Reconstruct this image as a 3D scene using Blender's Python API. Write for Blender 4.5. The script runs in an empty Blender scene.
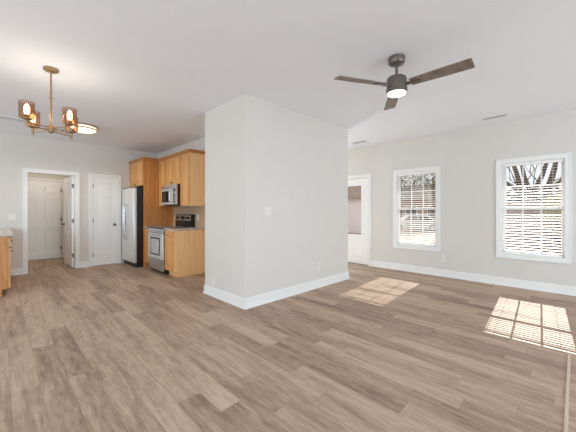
import bpy, bmesh, math, random
from mathutils import Vector, Matrix
random.seed(7)
S = bpy.context.scene
COL = S.collection

# ------------------------------------------------------------------ camera, world, sun, daylight
H = 2.74          # ceiling height
XR = 5.97         # inner face of the window wall
YB = 7.72         # inner face of the wall with the pantry door
cam = bpy.data.cameras.new('camera'); cam.lens = 18.0; cam.sensor_width = 36.0
cam.shift_y = -0.0080; cam.clip_start = 0.02; cam.clip_end = 300
co = bpy.data.objects.new('camera', cam); COL.objects.link(co)
co.location = (0, 0, 1.24); co.rotation_euler = (math.radians(90), 0, math.radians(-45))
S.camera = co

w = bpy.data.worlds.new('World'); S.world = w; w.use_nodes = True
bg = w.node_tree.nodes['Background']
bg.inputs[0].default_value = (0.93, 0.96, 1.0, 1); bg.inputs[1].default_value = 1.1

def light(name, kind, loc, energy, color=(1, 1, 1), direction=None, **kw):
    l = bpy.data.lights.new(name, kind); l.energy = energy; l.color = color
    for k, v in kw.items(): setattr(l, k, v)
    o = bpy.data.objects.new(name, l); COL.objects.link(o); o.location = loc
    if direction is not None:
        o.rotation_euler = Vector(direction).to_track_quat('-Z', 'Y').to_euler()
    return o

light('sun', 'SUN', (12, 1, 8), 8.5, (1.0, 0.94, 0.86), (-1, -0.065, -0.665), angle=0.0015)
# area lamps standing in for daylight at window openings out of view
light('fill_front', 'AREA', (2.0, -5.75, 1.35), 300, (0.69, 0.855, 1.0), (0, 1, -0.12), shape='RECTANGLE', size=6.6, size_y=2.0)  # main fill lamp, outside an opening invented behind the photographer
light('fill_side', 'AREA', (-3.85, 0.6, 1.35), 160, (0.69, 0.855, 1.0), (1, 0, -0.12), shape='RECTANGLE', size=5.2, size_y=2.0)  # second fill lamp, outside an invented opening in the left wall
light('fill_kitchen', 'AREA', (-3.85, 6.0, 1.5), 62, (0.72, 0.88, 1.0), (1, 0, 0.15), shape='RECTANGLE', size=2.2, size_y=1.3)  # fill added for the dim kitchen, at an invented unseen opening
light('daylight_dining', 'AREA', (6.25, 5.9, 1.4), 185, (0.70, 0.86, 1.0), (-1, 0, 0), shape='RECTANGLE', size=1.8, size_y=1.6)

S.view_settings.view_transform = 'Standard'; S.view_settings.look = 'None'
S.view_settings.gamma = 1.0; S.view_settings.exposure = 0.0
S.view_settings.use_curve_mapping = False
S.cycles.max_bounces = 12; S.cycles.diffuse_bounces = 8; S.cycles.transparent_max_bounces = 24
S.cycles.use_denoising = True
S.cycles.caustics_reflective = False; S.cycles.caustics_refractive = False
S.cycles.sample_clamp_indirect = 8.0

# ------------------------------------------------------------------ helpers
def srgb(r, g, b):
    f = lambda c: (c / 255 / 12.92) if c / 255 <= 0.04045 else ((c / 255 + 0.055) / 1.055) ** 2.4
    return (f(r), f(g), f(b), 1)

MATS = {}
def mat(name, col, rough=0.5, metal=0.0, bump=0.0, bscale=60, var=0.0, vscale=4, stretch=(1, 1, 1), spec=None):
    m = bpy.data.materials.new(name); m.use_nodes = True
    nt = m.node_tree; N = nt.nodes; L = nt.links; p = N['Principled BSDF']
    p.inputs['Roughness'].default_value = rough; p.inputs['Metallic'].default_value = metal
    if spec is not None: p.inputs['Specular IOR Level'].default_value = spec
    tc = N.new('ShaderNodeTexCoord'); mp = N.new('ShaderNodeMapping'); mp.inputs['Scale'].default_value = stretch
    L.new(tc.outputs['Object'], mp.inputs['Vector'])
    n = N.new('ShaderNodeTexNoise'); n.inputs['Scale'].default_value = vscale; n.inputs['Detail'].default_value = 4
    L.new(mp.outputs[0], n.inputs['Vector'])
    cr = N.new('ShaderNodeValToRGB')
    cr.color_ramp.elements[0].position = 0.3; cr.color_ramp.elements[1].position = 0.7
    a = [c * (1 - var) for c in col[:3]] + [1]; b = [min(1, c * (1 + var)) for c in col[:3]] + [1]
    cr.color_ramp.elements[0].color = a; cr.color_ramp.elements[1].color = b
    L.new(n.outputs['Fac'], cr.inputs[0]); L.new(cr.outputs[0], p.inputs['Base Color'])
    if bump:
        n2 = N.new('ShaderNodeTexNoise'); n2.inputs['Scale'].default_value = bscale; L.new(mp.outputs[0], n2.inputs['Vector'])
        bp = N.new('ShaderNodeBump'); bp.inputs['Strength'].default_value = bump; bp.inputs['Distance'].default_value = 0.01
        L.new(n2.outputs['Fac'], bp.inputs['Height']); L.new(bp.outputs[0], p.inputs['Normal'])
    MATS[name] = m; return m

def emit_mat(name, col, strength):
    m = bpy.data.materials.new(name); m.use_nodes = True; nt = m.node_tree
    p = nt.nodes['Principled BSDF']; p.inputs['Base Color'].default_value = (0.8, 0.8, 0.8, 1)
    p.inputs['Emission Color'].default_value = col; p.inputs['Emission Strength'].default_value = strength
    return m

def glass_mat(name, tint, rough=0.02, gloss=0.12):
    m = bpy.data.materials.new(name); m.use_nodes = True; nt = m.node_tree; N = nt.nodes; L = nt.links
    N.remove(N['Principled BSDF'])
    t = N.new('ShaderNodeBsdfTransparent'); t.inputs[0].default_value = tint
    g = N.new('ShaderNodeBsdfGlossy'); g.inputs['Roughness'].default_value = rough
    lw = N.new('ShaderNodeFresnel'); lw.inputs[0].default_value = 1.45
    mul = N.new('ShaderNodeMath'); mul.operation = 'MULTIPLY_ADD'; mul.inputs[1].default_value = 0.25; mul.inputs[2].default_value = gloss - 0.05
    mul.use_clamp = True
    mx = N.new('ShaderNodeMixShader'); L.new(lw.outputs[0], mul.inputs[0]); L.new(mul.outputs[0], mx.inputs[0])
    L.new(t.outputs[0], mx.inputs[1]); L.new(g.outputs[0], mx.inputs[2]); L.new(mx.outputs[0], N['Material Output'].inputs[0])
    return m

def wood_mat(name, c0, c1, rough=0.38, axis='z'):
    st = {'z': (14, 14, 1.0), 'y': (14, 1.0, 14), 'x': (1.0, 14, 14)}[axis]
    m = bpy.data.materials.new(name); m.use_nodes = True; nt = m.node_tree; N = nt.nodes; L = nt.links; p = N['Principled BSDF']
    p.inputs['Roughness'].default_value = rough
    tc = N.new('ShaderNodeTexCoord'); mp = N.new('ShaderNodeMapping'); mp.inputs['Scale'].default_value = st
    L.new(tc.outputs['Object'], mp.inputs[0])
    n = N.new('ShaderNodeTexNoise'); n.inputs['Scale'].default_value = 2.2; n.inputs['Detail'].default_value = 6; n.inputs['Distortion'].default_value = 0.6
    L.new(mp.outputs[0], n.inputs['Vector'])
    cr = N.new('ShaderNodeValToRGB'); cr.color_ramp.elements[0].position = 0.32; cr.color_ramp.elements[1].position = 0.68
    cr.color_ramp.elements[0].color = c0; cr.color_ramp.elements[1].color = c1
    L.new(n.outputs['Fac'], cr.inputs[0]); L.new(cr.outputs[0], p.inputs['Base Color'])
    return m

def speckle_mat(name, cols, scale=90, rough=0.2):
    m = bpy.data.materials.new(name); m.use_nodes = True; nt = m.node_tree; N = nt.nodes; L = nt.links; p = N['Principled BSDF']
    p.inputs['Roughness'].default_value = rough
    tc = N.new('ShaderNodeTexCoord')
    n = N.new('ShaderNodeTexNoise'); n.inputs['Scale'].default_value = scale; n.inputs['Detail'].default_value = 3
    L.new(tc.outputs['Object'], n.inputs['Vector'])
    cr = N.new('ShaderNodeValToRGB'); e = cr.color_ramp.elements
    e[0].position = 0.36; e[0].color = cols[0]; e[1].position = 0.62; e[1].color = cols[-1]
    for i, c in enumerate(cols[1:-1]):
        k = e.new(0.42 + 0.08 * i); k.color = c
    L.new(n.outputs['Fac'], cr.inputs[0]); L.new(cr.outputs[0], p.inputs['Base Color'])
    return m

def floor_mat():
    m = bpy.data.materials.new('vinyl_plank'); m.use_nodes = True; nt = m.node_tree; N = nt.nodes; L = nt.links; p = N['Principled BSDF']
    def M(op, a, b=None, c=None):
        n = N.new('ShaderNodeMath'); n.operation = op
        for i, v in enumerate((a, b, c)):
            if v is None: continue
            if isinstance(v, (int, float)): n.inputs[i].default_value = v
            else: L.new(v, n.inputs[i])
        return n.outputs[0]
    geo = N.new('ShaderNodeNewGeometry'); sep = N.new('ShaderNodeSeparateXYZ'); L.new(geo.outputs['Position'], sep.inputs[0])
    X, Y = sep.outputs[0], sep.outputs[1]
    W, LEN = 0.1525, 1.22
    xr = M('DIVIDE', M('SUBTRACT', X, 0.508 - 20 * W), W)
    row = M('FLOOR', xr); fx = M('FRACT', xr)
    wn = N.new('ShaderNodeTexWhiteNoise'); wn.noise_dimensions = '1D'; L.new(row, wn.inputs['W'])
    yr = M('ADD', M('DIVIDE', Y, LEN), M('MULTIPLY_ADD', wn.outputs['Value'], 7.0, 20.0))
    colm = M('FLOOR', yr); fy = M('FRACT', yr)
    cb = N.new('ShaderNodeCombineXYZ'); L.new(row, cb.inputs[0]); L.new(colm, cb.inputs[1])
    w2 = N.new('ShaderNodeTexWhiteNoise'); w2.noise_dimensions = '3D'; L.new(cb.outputs[0], w2.inputs['Vector'])
    rnd = w2.outputs['Value']
    # grain along Y, shifted per plank
    cg = N.new('ShaderNodeCombineXYZ')
    L.new(M('MULTIPLY', X, 17.0), cg.inputs[0]); L.new(M('MULTIPLY', Y, 1.6), cg.inputs[1]); L.new(M('MULTIPLY', rnd, 40.0), cg.inputs[2])
    n1 = N.new('ShaderNodeTexNoise'); n1.inputs['Scale'].default_value = 1.0; n1.inputs['Detail'].default_value = 6; n1.inputs['Roughness'].default_value = 0.6; n1.inputs['Distortion'].default_value = 0.5
    L.new(cg.outputs[0], n1.inputs['Vector'])
    cg2 = N.new('ShaderNodeCombineXYZ')
    L.new(M('MULTIPLY', X, 90.0), cg2.inputs[0]); L.new(M('MULTIPLY', Y, 6.0), cg2.inputs[1]); L.new(M('MULTIPLY', rnd, 90.0), cg2.inputs[2])
    n2 = N.new('ShaderNodeTexNoise'); n2.inputs['Scale'].default_value = 1.0; n2.inputs['Detail'].default_value = 3
    L.new(cg2.outputs[0], n2.inputs['Vector'])
    n3 = N.new('ShaderNodeTexNoise'); n3.inputs['Scale'].default_value = 1.0; n3.inputs['Detail'].default_value = 5; n3.inputs['Roughness'].default_value = 0.7
    cg3 = N.new('ShaderNodeCombineXYZ')
    L.new(M('MULTIPLY', X, 30.0), cg3.inputs[0]); L.new(M('MULTIPLY', Y, 9.0), cg3.inputs[1]); L.new(M('MULTIPLY', rnd, 60.0), cg3.inputs[2])
    L.new(cg3.outputs[0], n3.inputs['Vector'])
    g0 = M('ADD', M('MULTIPLY', n1.outputs['Fac'], 0.8), M('ADD', M('MULTIPLY', n2.outputs['Fac'], 0.34), M('MULTIPLY', rnd, 0.24)))
    g = M('ADD', g0, M('MULTIPLY', M('SUBTRACT', n3.outputs['Fac'], 0.5), 0.42))
    cr = N.new('ShaderNodeValToRGB'); e = cr.color_ramp.elements
    e[0].position = 0.40; e[0].color = srgb(120, 97, 81); e[1].position = 1.0; e[1].color = srgb(203, 180, 159)
    k = e.new(0.60); k.color = srgb(162, 137, 117); k = e.new(0.76); k.color = srgb(183, 157, 135)
    L.new(g, cr.inputs[0])
    ex = M('MINIMUM', fx, M('SUBTRACT', 1.0, fx)); ey = M('MINIMUM', fy, M('SUBTRACT', 1.0, fy))
    seam = M('MAXIMUM', M('LESS_THAN', ex, 0.008), M('LESS_THAN', ey, 0.0012))
    mx = N.new('ShaderNodeMix'); mx.data_type = 'RGBA'
    L.new(M('MULTIPLY', seam, 0.45), mx.inputs[0]); L.new(cr.outputs[0], mx.inputs[6]); mx.inputs[7].default_value = srgb(84, 66, 54)
    L.new(mx.outputs[2], p.inputs['Base Color'])
    L.new(M('MULTIPLY_ADD', n1.outputs['Fac'], 0.15, 0.46), p.inputs['Roughness'])
    p.inputs['Specular IOR Level'].default_value = 0.22
    return m

PAINT = mat('wall_paint', srgb(216, 211, 204), 0.75, bump=0.05, bscale=220, var=0.01)
CEIL = mat('ceiling_paint', srgb(244, 248, 254), 0.85, bump=0.05, bscale=160, var=0.008)
TRIM = mat('white_trim', srgb(234, 233, 230), 0.35, var=0.005)
DOORW = mat('door_white', srgb(240, 239, 236), 0.4, var=0.005)
SLAT = mat('blind_white', srgb(244, 243, 240), 0.5, var=0.005)
FLOOR = floor_mat()
OAK = wood_mat('honey_wood', srgb(174, 114, 58), srgb(204, 144, 82))
OAKD = wood_mat('honey_wood_door', srgb(204, 146, 84), srgb(228, 174, 112))
OAKP = wood_mat('honey_wood_lit_panel', srgb(238, 188, 130), srgb(249, 204, 146))  # same wood with a lighter colour, making up for weak light on end panels
GRAN = speckle_mat('granite', [srgb(96, 84, 76), srgb(150, 134, 120), srgb(196, 182, 166), srgb(224, 214, 200)])
TILE = mat('backsplash_tan', srgb(188, 160, 132), 0.4, var=0.06, vscale=18)
STEEL = mat('stainless', (0.60, 0.60, 0.60, 1), 0.28, 0.9, var=0.03, vscale=3, stretch=(1, 1, 30))
STEELL = mat('stainless_bright', (0.78, 0.78, 0.77, 1), 0.3, 0.55, var=0.02, vscale=3, stretch=(1, 1, 30))
BLACK = mat('black_enamel', (0.012, 0.012, 0.013, 1), 0.3, var=0.05)
BGLASS = mat('black_glass', (0.015, 0.015, 0.017, 1), 0.06, var=0.02)
DKPL = mat('dark_plastic', (0.03, 0.03, 0.032, 1), 0.45, var=0.05)
OVENW = mat('oven_window', (0.6, 0.6, 0.6, 1), 0.12, 0.6, var=0.04)  # light grey base colour stands in for reflections in the glass
BRASS = mat('aged_brass', srgb(172, 146, 112), 0.28, 0.85, var=0.06)
BRONZE = mat('bronze_grey', srgb(104, 95, 86), 0.36, 0.35, var=0.05)
BLADE = wood_mat('weathered_blade', srgb(112, 100, 90), srgb(140, 127, 115), 0.45, 'x')
HINGE = mat('hinge_nickel', srgb(120, 118, 114), 0.35, 0.9, var=0.03)
NICKEL = mat('knob_nickel', srgb(120, 112, 104), 0.3, 0.9, var=0.03)
PLATE = mat('plate_white', srgb(226, 223, 217), 0.4, var=0.005)
SLOT = mat('slot_dark', (0.05, 0.05, 0.05, 1), 0.6, var=0.02)
VENTW = mat('vent_white', srgb(225, 225, 226), 0.5, var=0.005)
GLASS = glass_mat('window_glass', (0.97, 0.98, 0.98, 1), 0.01, 0.052)
AMBER = glass_mat('smoked_amber_glass', (0.88, 0.74, 0.65, 1), 0.08, 0.10)
BULB = emit_mat('bulb_glow', (1.0, 0.78, 0.50, 1), 7)
DIFF = emit_mat('diffuser_glow', (1.0, 0.86, 0.58, 1), 1.35)
FANL = emit_mat('fan_light_glow', (1.0, 0.96, 0.90, 1), 4.0)
GRASS = mat('dry_lawn', srgb(150, 130, 114), 0.95, bump=0.4, bscale=9, var=0.25, vscale=1.3)
ASPH = mat('driveway_concrete', srgb(158, 140, 130), 0.9, var=0.08, vscale=2)
BARK = mat('bark', srgb(92, 72, 60), 0.95, bump=0.8, bscale=14, var=0.35, vscale=5, stretch=(1, 1, 0.3))
LEAF = mat('olive_leaf', srgb(124, 116, 74), 0.8, var=0.45, vscale=2.5)
HEDGE = mat('hedge_leaf', srgb(86, 70, 56), 0.9, var=0.4, vscale=2)
LEAFY = mat('yellow_leaf', srgb(170, 158, 92), 0.8, var=0.3, vscale=3)
FENCE = wood_mat('fence_board', srgb(146, 124, 114), srgb(178, 157, 146), 0.9)
BRICK = mat('brick_pinkish', srgb(166, 140, 130), 0.9, var=0.15, vscale=8)
ROOF = mat('roof_shingle', srgb(96, 88, 84), 0.95, var=0.2, vscale=6)
PINKS = mat('pale_pink_siding', srgb(232, 220, 218), 0.85, var=0.06, vscale=3)
ROOFB = mat('brown_shingle', srgb(160, 136, 124), 0.95, var=0.2, vscale=6)
CARP = mat('car_paint_silver', srgb(214, 214, 216), 0.18, 0.35, var=0.01)
TYRE = mat('tyre', (0.02, 0.02, 0.02, 1), 0.8, var=0.05)
SIDING = mat('exterior_siding', srgb(210, 205, 198), 0.8, var=0.03)

def box(bm, x0, x1, y0, y1, z0, z1):
    x0, x1 = min(x0, x1), max(x0, x1); y0, y1 = min(y0, y1), max(y0, y1); z0, z1 = min(z0, z1), max(z0, z1)
    v = [bm.verts.new((x, y, z)) for z in (z0, z1) for y in (y0, y1) for x in (x0, x1)]
    for f in ((0, 2, 3, 1), (4, 5, 7, 6), (0, 1, 5, 4), (2, 6, 7, 3), (0, 4, 6, 2), (1, 3, 7, 5)):
        bm.faces.new([v[i] for i in f])

def ring(bm, c, ax, r, n, up=None):
    ax = Vector(ax).normalized()
    a = ax.orthogonal().normalized() if up is None else (Vector(up) - ax * Vector(up).dot(ax)).normalized()
    b = ax.cross(a)
    return [bm.verts.new(Vector(c) + a * r * math.cos(2 * math.pi * i / n) + b * r * math.sin(2 * math.pi * i / n)) for i in range(n)]

def tube(bm, pts, rads, n=12, cap=True):
    pts = [Vector(p) for p in pts]; prev = None; up = None
    if isinstance(rads, (int, float)): rads = [rads] * len(pts)
    d0 = (pts[1] - pts[0]).normalized(); up = d0.orthogonal()
    for i, p in enumerate(pts):
        if i == 0: d = pts[1] - pts[0]
        elif i == len(pts) - 1: d = pts[-1] - pts[-2]
        else: d = (pts[i + 1] - pts[i]).normalized() + (pts[i] - pts[i - 1]).normalized()
        r = ring(bm, p, d, rads[i], n, up)
        if prev:
            for k in range(n): bm.faces.new((prev[k], prev[(k + 1) % n], r[(k + 1) % n], r[k]))
        elif cap: bm.faces.new(list(reversed(r)))
        prev = r
    if cap: bm.faces.new(prev)

def lathe(bm, c, prof, n=32, closed_ends=True):
    prev = None
    for i, (r, z) in enumerate(prof):
        rr = [bm.verts.new((c[0] + max(r, 1e-4) * math.cos(2 * math.pi * k / n), c[1] + max(r, 1e-4) * math.sin(2 * math.pi * k / n), c[2] + z)) for k in range(n)]
        if prev:
            for k in range(n): bm.faces.new((prev[k], prev[(k + 1) % n], rr[(k + 1) % n], rr[k]))
        elif closed_ends: bm.faces.new(list(reversed(rr)))
        prev = rr
    if closed_ends: bm.faces.new(prev)

def prism(bm, pts, y0, y1):
    """outline in x,z extruded along y"""
    a = [bm.verts.new((x, y0, z)) for x, z in pts]; b = [bm.verts.new((x, y1, z)) for x, z in pts]
    n = len(pts)
    bm.faces.new(a); bm.faces.new(list(reversed(b)))
    for i in range(n): bm.faces.new((a[i], b[i], b[(i + 1) % n], a[(i + 1) % n]))

def wpos(o):
    v = Vector((0, 0, 0))
    while o is not None: v = v + Vector(o.location); o = o.parent
    return v

def obj(name, bm, m, parent=None, bevel=0.0, smooth=False, seg=2, origin=None):
    """links the bmesh (in world coordinates) as ONE mesh object, child of parent when given"""
    bmesh.ops.recalc_face_normals(bm, faces=bm.faces)
    if bevel > 0:
        es = [e for e in bm.edges if len(e.link_faces) == 2 and e.calc_face_angle(0) > 0.5]
        bmesh.ops.bevel(bm, geom=es, offset=bevel, segments=seg, affect='EDGES', profile=0.6, clamp_overlap=True)
    if origin is None:
        if parent is None:
            xs = [v.co for v in bm.verts]
            lo = Vector([min(c[i] for c in xs) for i in range(3)]); hi = Vector([max(c[i] for c in xs) for i in range(3)])
            origin = Vector(((lo.x + hi.x) / 2, (lo.y + hi.y) / 2, lo.z))
        else: origin = wpos(parent)
    origin = Vector(origin)
    bm.transform(Matrix.Translation(-origin))
    me = bpy.data.meshes.new(name); bm.to_mesh(me); bm.free()
    me.materials.append(m)
    if smooth:
        for p in me.polygons: p.use_smooth = True
        me.set_sharp_from_angle(angle=math.radians(40))
    o = bpy.data.objects.new(name, me); COL.objects.link(o)
    o.location = origin if parent is None else origin - wpos(parent)
    if parent is not None: o.parent = parent
    return o

def thing(name, label, cat, loc, group=None):
    o = bpy.data.objects.new(name, None); COL.objects.link(o); o.location = loc
    o.empty_display_size = 0.1
    o['label'] = label; o['category'] = cat
    if group: o['group'] = group
    return o

def tag(o, label, cat, group=None):
    o['label'] = label; o['category'] = cat
    if group: o['group'] = group
    return o

def struct(o, label, cat):
    o['kind'] = 'structure'; o['label'] = label; o['category'] = cat
    return o

def B(): return bmesh.new()

def boxes(*bb):
    bm = B()
    for b in bb: box(bm, *b)
    return bm

# frame that faces -X : local x runs towards -Y (viewer's left to right), local -y is the room side
def faceX(x, y): return Matrix.Translation((x, y, 0)) @ Matrix.Rotation(-math.pi / 2, 4, 'Z')
def faceY(x, y): return Matrix.Translation((x, y, 0))

def panel_slab(wd, z0, z1, t, panels, depth=0.012, both=True, opening=None):
    """door or drawer front in local frame: x 0..wd, y 0..t (room side y=0); panels = list of (x0,x1,z0,z1) sunk fields"""
    bm = B()
    cuts = panels + ([opening] if opening else [])
    xs = sorted({0, wd} | {p[0] for p in cuts} | {p[1] for p in cuts})
    zs = sorted({z0, z1} | {p[2] for p in cuts} | {p[3] for p in cuts})
    back = t - depth if both else t
    for i in range(len(xs) - 1):
        for j in range(len(zs) - 1):
            cx, cz = (xs[i] + xs[i + 1]) / 2, (zs[j] + zs[j + 1]) / 2
            if not any(p[0] < cx < p[1] and p[2] < cz < p[3] for p in panels + ([opening] if opening else [])):
                box(bm, xs[i], xs[i + 1], 0, t, zs[j], zs[j + 1])
    for p in panels:
        box(bm, p[0] - 0.002, p[1] + 0.002, depth, back, p[2] - 0.002, p[3] + 0.002)
        i = 0.022 if min(p[1] - p[0], p[3] - p[2]) > 0.1 else 0.012
        # raised field
        for (ya, yb) in ([(depth, 0.002), (back, t - 0.002)] if both else [(depth, 0.002)]):
            a = [bm.verts.new(c) for c in ((p[0] + i, ya, p[2] + i), (p[1] - i, ya, p[2] + i), (p[1] - i, ya, p[3] - i), (p[0] + i, ya, p[3] - i))]
            j = i + 0.014
            b = [bm.verts.new(c) for c in ((p[0] + j, yb, p[2] + j), (p[1] - j, yb, p[2] + j), (p[1] - j, yb, p[3] - j), (p[0] + j, yb, p[3] - j))]
            bm.faces.new(a); bm.faces.new(b)
            for k in range(4): bm.faces.new((a[k], a[(k + 1) % 4], b[(k + 1) % 4], b[k]))
    return bm

def knob_bm(p, d, r=0.027, ln=0.055):
    """door knob with rose: p on the face, d outward"""
    d = Vector(d); p = Vector(p); bm = B()
    tube(bm, [p, p + d * 0.008, p + d * 0.009, p + d * ln * 0.55, p + d * ln * 0.62, p + d * ln * 0.8, p + d * ln, p + d * (ln + 0.006)],
         [r * 1.15, r * 1.1, r * 0.4, r * 0.4, r * 0.8, r * 1.05, r * 0.8, r * 0.3], 16)
    return bm

def wall_cells(bm, u0, u1, z0, z1, holes, mk):
    us = sorted({u0, u1} | {h[0] for h in holes} | {h[1] for h in holes}); zs = sorted({z0, z1} | {h[2] for h in holes} | {h[3] for h in holes})
    for i in range(len(us) - 1):
        for j in range(len(zs) - 1):
            cu, cz = (us[i] + us[i + 1]) / 2, (zs[j] + zs[j + 1]) / 2
            if any(h[0] < cu < h[1] and h[2] < cz < h[3] for h in holes): continue
            mk(us[i], us[i + 1], zs[j], zs[j + 1])

# ------------------------------------------------------------------ room shell
XL, YF = -3.6, -5.5          # sides of the room behind the photographer
HY = 9.75                    # far wall of the little hall behind the doorway
struct(obj('floor', boxes((XL - 0.12, XR + 0.15, YF - 0.12, HY + 0.12, -0.1, 0)), FLOOR), 'grey brown wood look plank floor running through the open room', 'floor')
struct(obj('ceiling', boxes((XL - 0.12, XR + 0.15, YF - 0.12, HY + 0.12, H, H + 0.12)), CEIL), 'flat white ceiling above the open room', 'ceiling')

WZ0, WZ1 = 0.53, 2.045       # window rough opening
WIN = [(1.907, 2.708), (0.110, 0.891)]   # y ranges of the two window openings in view
DZ = 2.03
DR = (3.361, 4.275)          # exterior door opening
bm = B()
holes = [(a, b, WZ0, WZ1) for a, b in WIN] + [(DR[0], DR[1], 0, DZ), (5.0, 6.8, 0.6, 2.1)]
wall_cells(bm, YF - 0.12, HY + 0.12, 0, H, holes, lambda a, b, c, d: box(bm, XR, XR + 0.15, a, b, c, d))
struct(obj('wall_right', bm, PAINT), 'pale greige wall with two windows and glazed door', 'wall')
bm = B()
DW = (0.38, 1.168); PD = (1.475, 1.985)
wall_cells(bm, XL - 0.12, XR, 0, H, [(DW[0], DW[1], 0, DZ), (PD[0], PD[1], 0, DZ)], lambda a, b, c, d: box(bm, a, b, YB, YB + 0.11, c, d))
struct(obj('wall_back', bm, PAINT), 'greige wall holding the open doorway and narrow pantry door', 'wall')
bm = B()
wall_cells(bm, YF, YB, 0, H, [(-2.0, 3.2, 0.3, 2.4), (4.9, 7.1, 0.85, 2.15)], lambda a, b, c, d: box(bm, XL - 0.12, XL, a, b, c, d))
struct(obj('wall_left', bm, PAINT), 'wall with wide openings added for fill light behind the photographer on the left', 'wall')
bm = B()
wall_cells(bm, XL, XR, 0, H, [(-1.3, 5.3, 0.3, 2.4)], lambda a, b, c, d: box(bm, a, b, YF - 0.12, YF, c, d))
struct(obj('wall_front', bm, PAINT), 'wall with wide openings added for fill light behind the photographer', 'wall')
PX0, PX1, PY0, PY1 = 2.205, 4.533, 2.970, 3.990
struct(obj('wall_partition', boxes((PX0, PX1, PY0, PY1, 0, H)), PAINT, bevel=0.004), 'full height boxed greige partition between kitchen and living area', 'wall')
XK = 2.92
struct(obj('wall_kitchen', boxes((XK, XK + 0.11, PY1, YB, 0, H)), PAINT), 'greige wall behind the kitchen cabinets and range', 'wall')
bm = boxes((0.1, 0.2, YB + 0.11, HY, 0, H))
struct(obj('wall_hall_left', bm, PAINT), 'left wall of the small hall past the doorway', 'wall')
struct(obj('wall_hall_right', boxes((1.32, 1.42, YB + 0.11, HY, 0, H)), PAINT), 'right wall of the small hall past the doorway', 'wall')
struct(obj('wall_hall_rear', boxes((0.1, 1.42, HY, HY + 0.1, 0, H)), PAINT), 'far wall of the small hall past the doorway', 'wall')

# baseboards (profiled: tall board and shoe)
def base_run(name, segs, label):
    bm = B()
    for (x0, y0, x1, y1, nx, ny) in segs:
        t, t2 = 0.013, 0.024
        if nx:
            box(bm, x0, x0 + nx * t, y0, y1, 0, 0.118); box(bm, x0, x0 + nx * 0.008, y0, y1, 0.118, 0.132); box(bm, x0, x0 + nx * t2, y0, y1, 0, 0.02)
        else:
            box(bm, x0, x1, y0, y0 + ny * t, 0, 0.118); box(bm, x0, x1, y0, y0 + ny * 0.008, 0.118, 0.132); box(bm, x0, x1, y0, y0 + ny * t2, 0, 0.02)
    return struct(obj(name, bm, TRIM), label, 'baseboard')
base_run('baseboard_right', [(XR, YF, XR, DR[0] - 0.066, -1, 0), (XR, DR[1] + 0.066, XR, YB, -1, 0)], 'white baseboard along the window wall')
base_run('baseboard_back', [(0.155, YB, DW[0] - 0.066, YB, 0, -1), (DW[1] + 0.066, YB, PD[0] - 0.066, YB, 0, -1)], 'white baseboard beside the doorway and pantry door')
bm = B()
for t_, za, zb in ((0.024, 0, 0.02), (0.013, 0.02, 0.118), (0.008, 0.118, 0.132)): box(bm, PX0 - t_, PX1 + t_, PY0 - t_, PY1 + t_, za, zb)
struct(obj('baseboard_partition', bm, TRIM), 'white baseboard wrapping the partition', 'baseboard')
base_run('baseboard_hall', [(0.2, HY, 0.245, HY, 0, -1), (1.235, HY, 1.32, HY, 0, -1), (0.2, YB + 0.18, 0.2, HY, 1, 0), (1.32, YB + 0.18, 1.32, HY, -1, 0)], 'white baseboard in the small hall')
struct(obj('trim_1', boxes((XL, 3.47, 0.032, 0.050, 0, 0.007)), wood_mat('strip_wood', srgb(198, 178, 156), srgb(212, 192, 170), 0.4, 'x'), bevel=0.002), 'pale transition strip laid across the plank floor', 'floor trim')

# casings -----------------------------------------------------------
def casing(name, M, wd, ht, label, depth=0.11, both=False):
    """door casing around an opening of wd x ht in local frame, plus jambs"""
    bm = B(); c = 0.066
    for (ya, yb) in [(-0.017, 0)] + ([(depth, depth + 0.017)] if both else []):
        box(bm, -c, 0.004, ya, yb, 0, ht + c); box(bm, wd - 0.004, wd + c, ya, yb, 0, ht + c); box(bm, 0.004, wd - 0.004, ya, yb, ht - 0.004, ht + c)
        # raised outer bead
        s = -0.005 if ya < 0 else 0.005
        yy = ya if ya < 0 else yb
        box(bm, -c, -c + 0.016, yy, yy + s, 0, ht + c); box(bm, wd + c - 0.016, wd + c, yy, yy + s, 0, ht + c); box(bm, -c + 0.016, wd + c - 0.016, yy, yy + s, ht + c - 0.016, ht + c)
    box(bm, 0, 0.012, 0, depth, 0, ht); box(bm, wd - 0.012, wd, 0, depth, 0, ht); box(bm, 0.012, wd - 0.012, 0, depth, ht - 0.012, ht)
    bm.transform(M)
    return struct(obj(name, bm, TRIM), label, 'door trim')
casing('trim_2', faceY(DW[0], YB), DW[1] - DW[0], DZ, 'white casing around the open doorway', both=True)
casing('trim_3', faceY(PD[0], YB), PD[1] - PD[0], DZ, 'white casing around the narrow pantry door')
casing('trim_4', faceX(XR, DR[1]), DR[1] - DR[0], DZ, 'white casing around the half glazed exterior door', depth=0.15)
HD = (0.315, 1.165)   # rear hall door
casing('trim_5', faceY(HD[0], HY), HD[1] - HD[0], DZ, 'white casing around the closed hall door', depth=0.02)

def hinges(parent, M, x, zs, y=-0.002):
    for z in zs:
        bm = B(); tube(bm, [(x, y, z - 0.045), (x, y, z + 0.045)], 0.008, 10); box(bm, x - 0.014, x + 0.014, y + 0.001, y + 0.005, z - 0.045, z + 0.045)
        bm.transform(M); obj('hinge', bm, HINGE, parent)

def six_panels(wd):
    s, m = 0.11, 0.055; x = [(s, wd / 2 - m), (wd / 2 + m, wd - s)]
    return [(a, b, c, d) for a, b in x for c, d in ((0.22, 0.80), (0.98, 1.58), (1.68, 1.90))]

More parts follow.
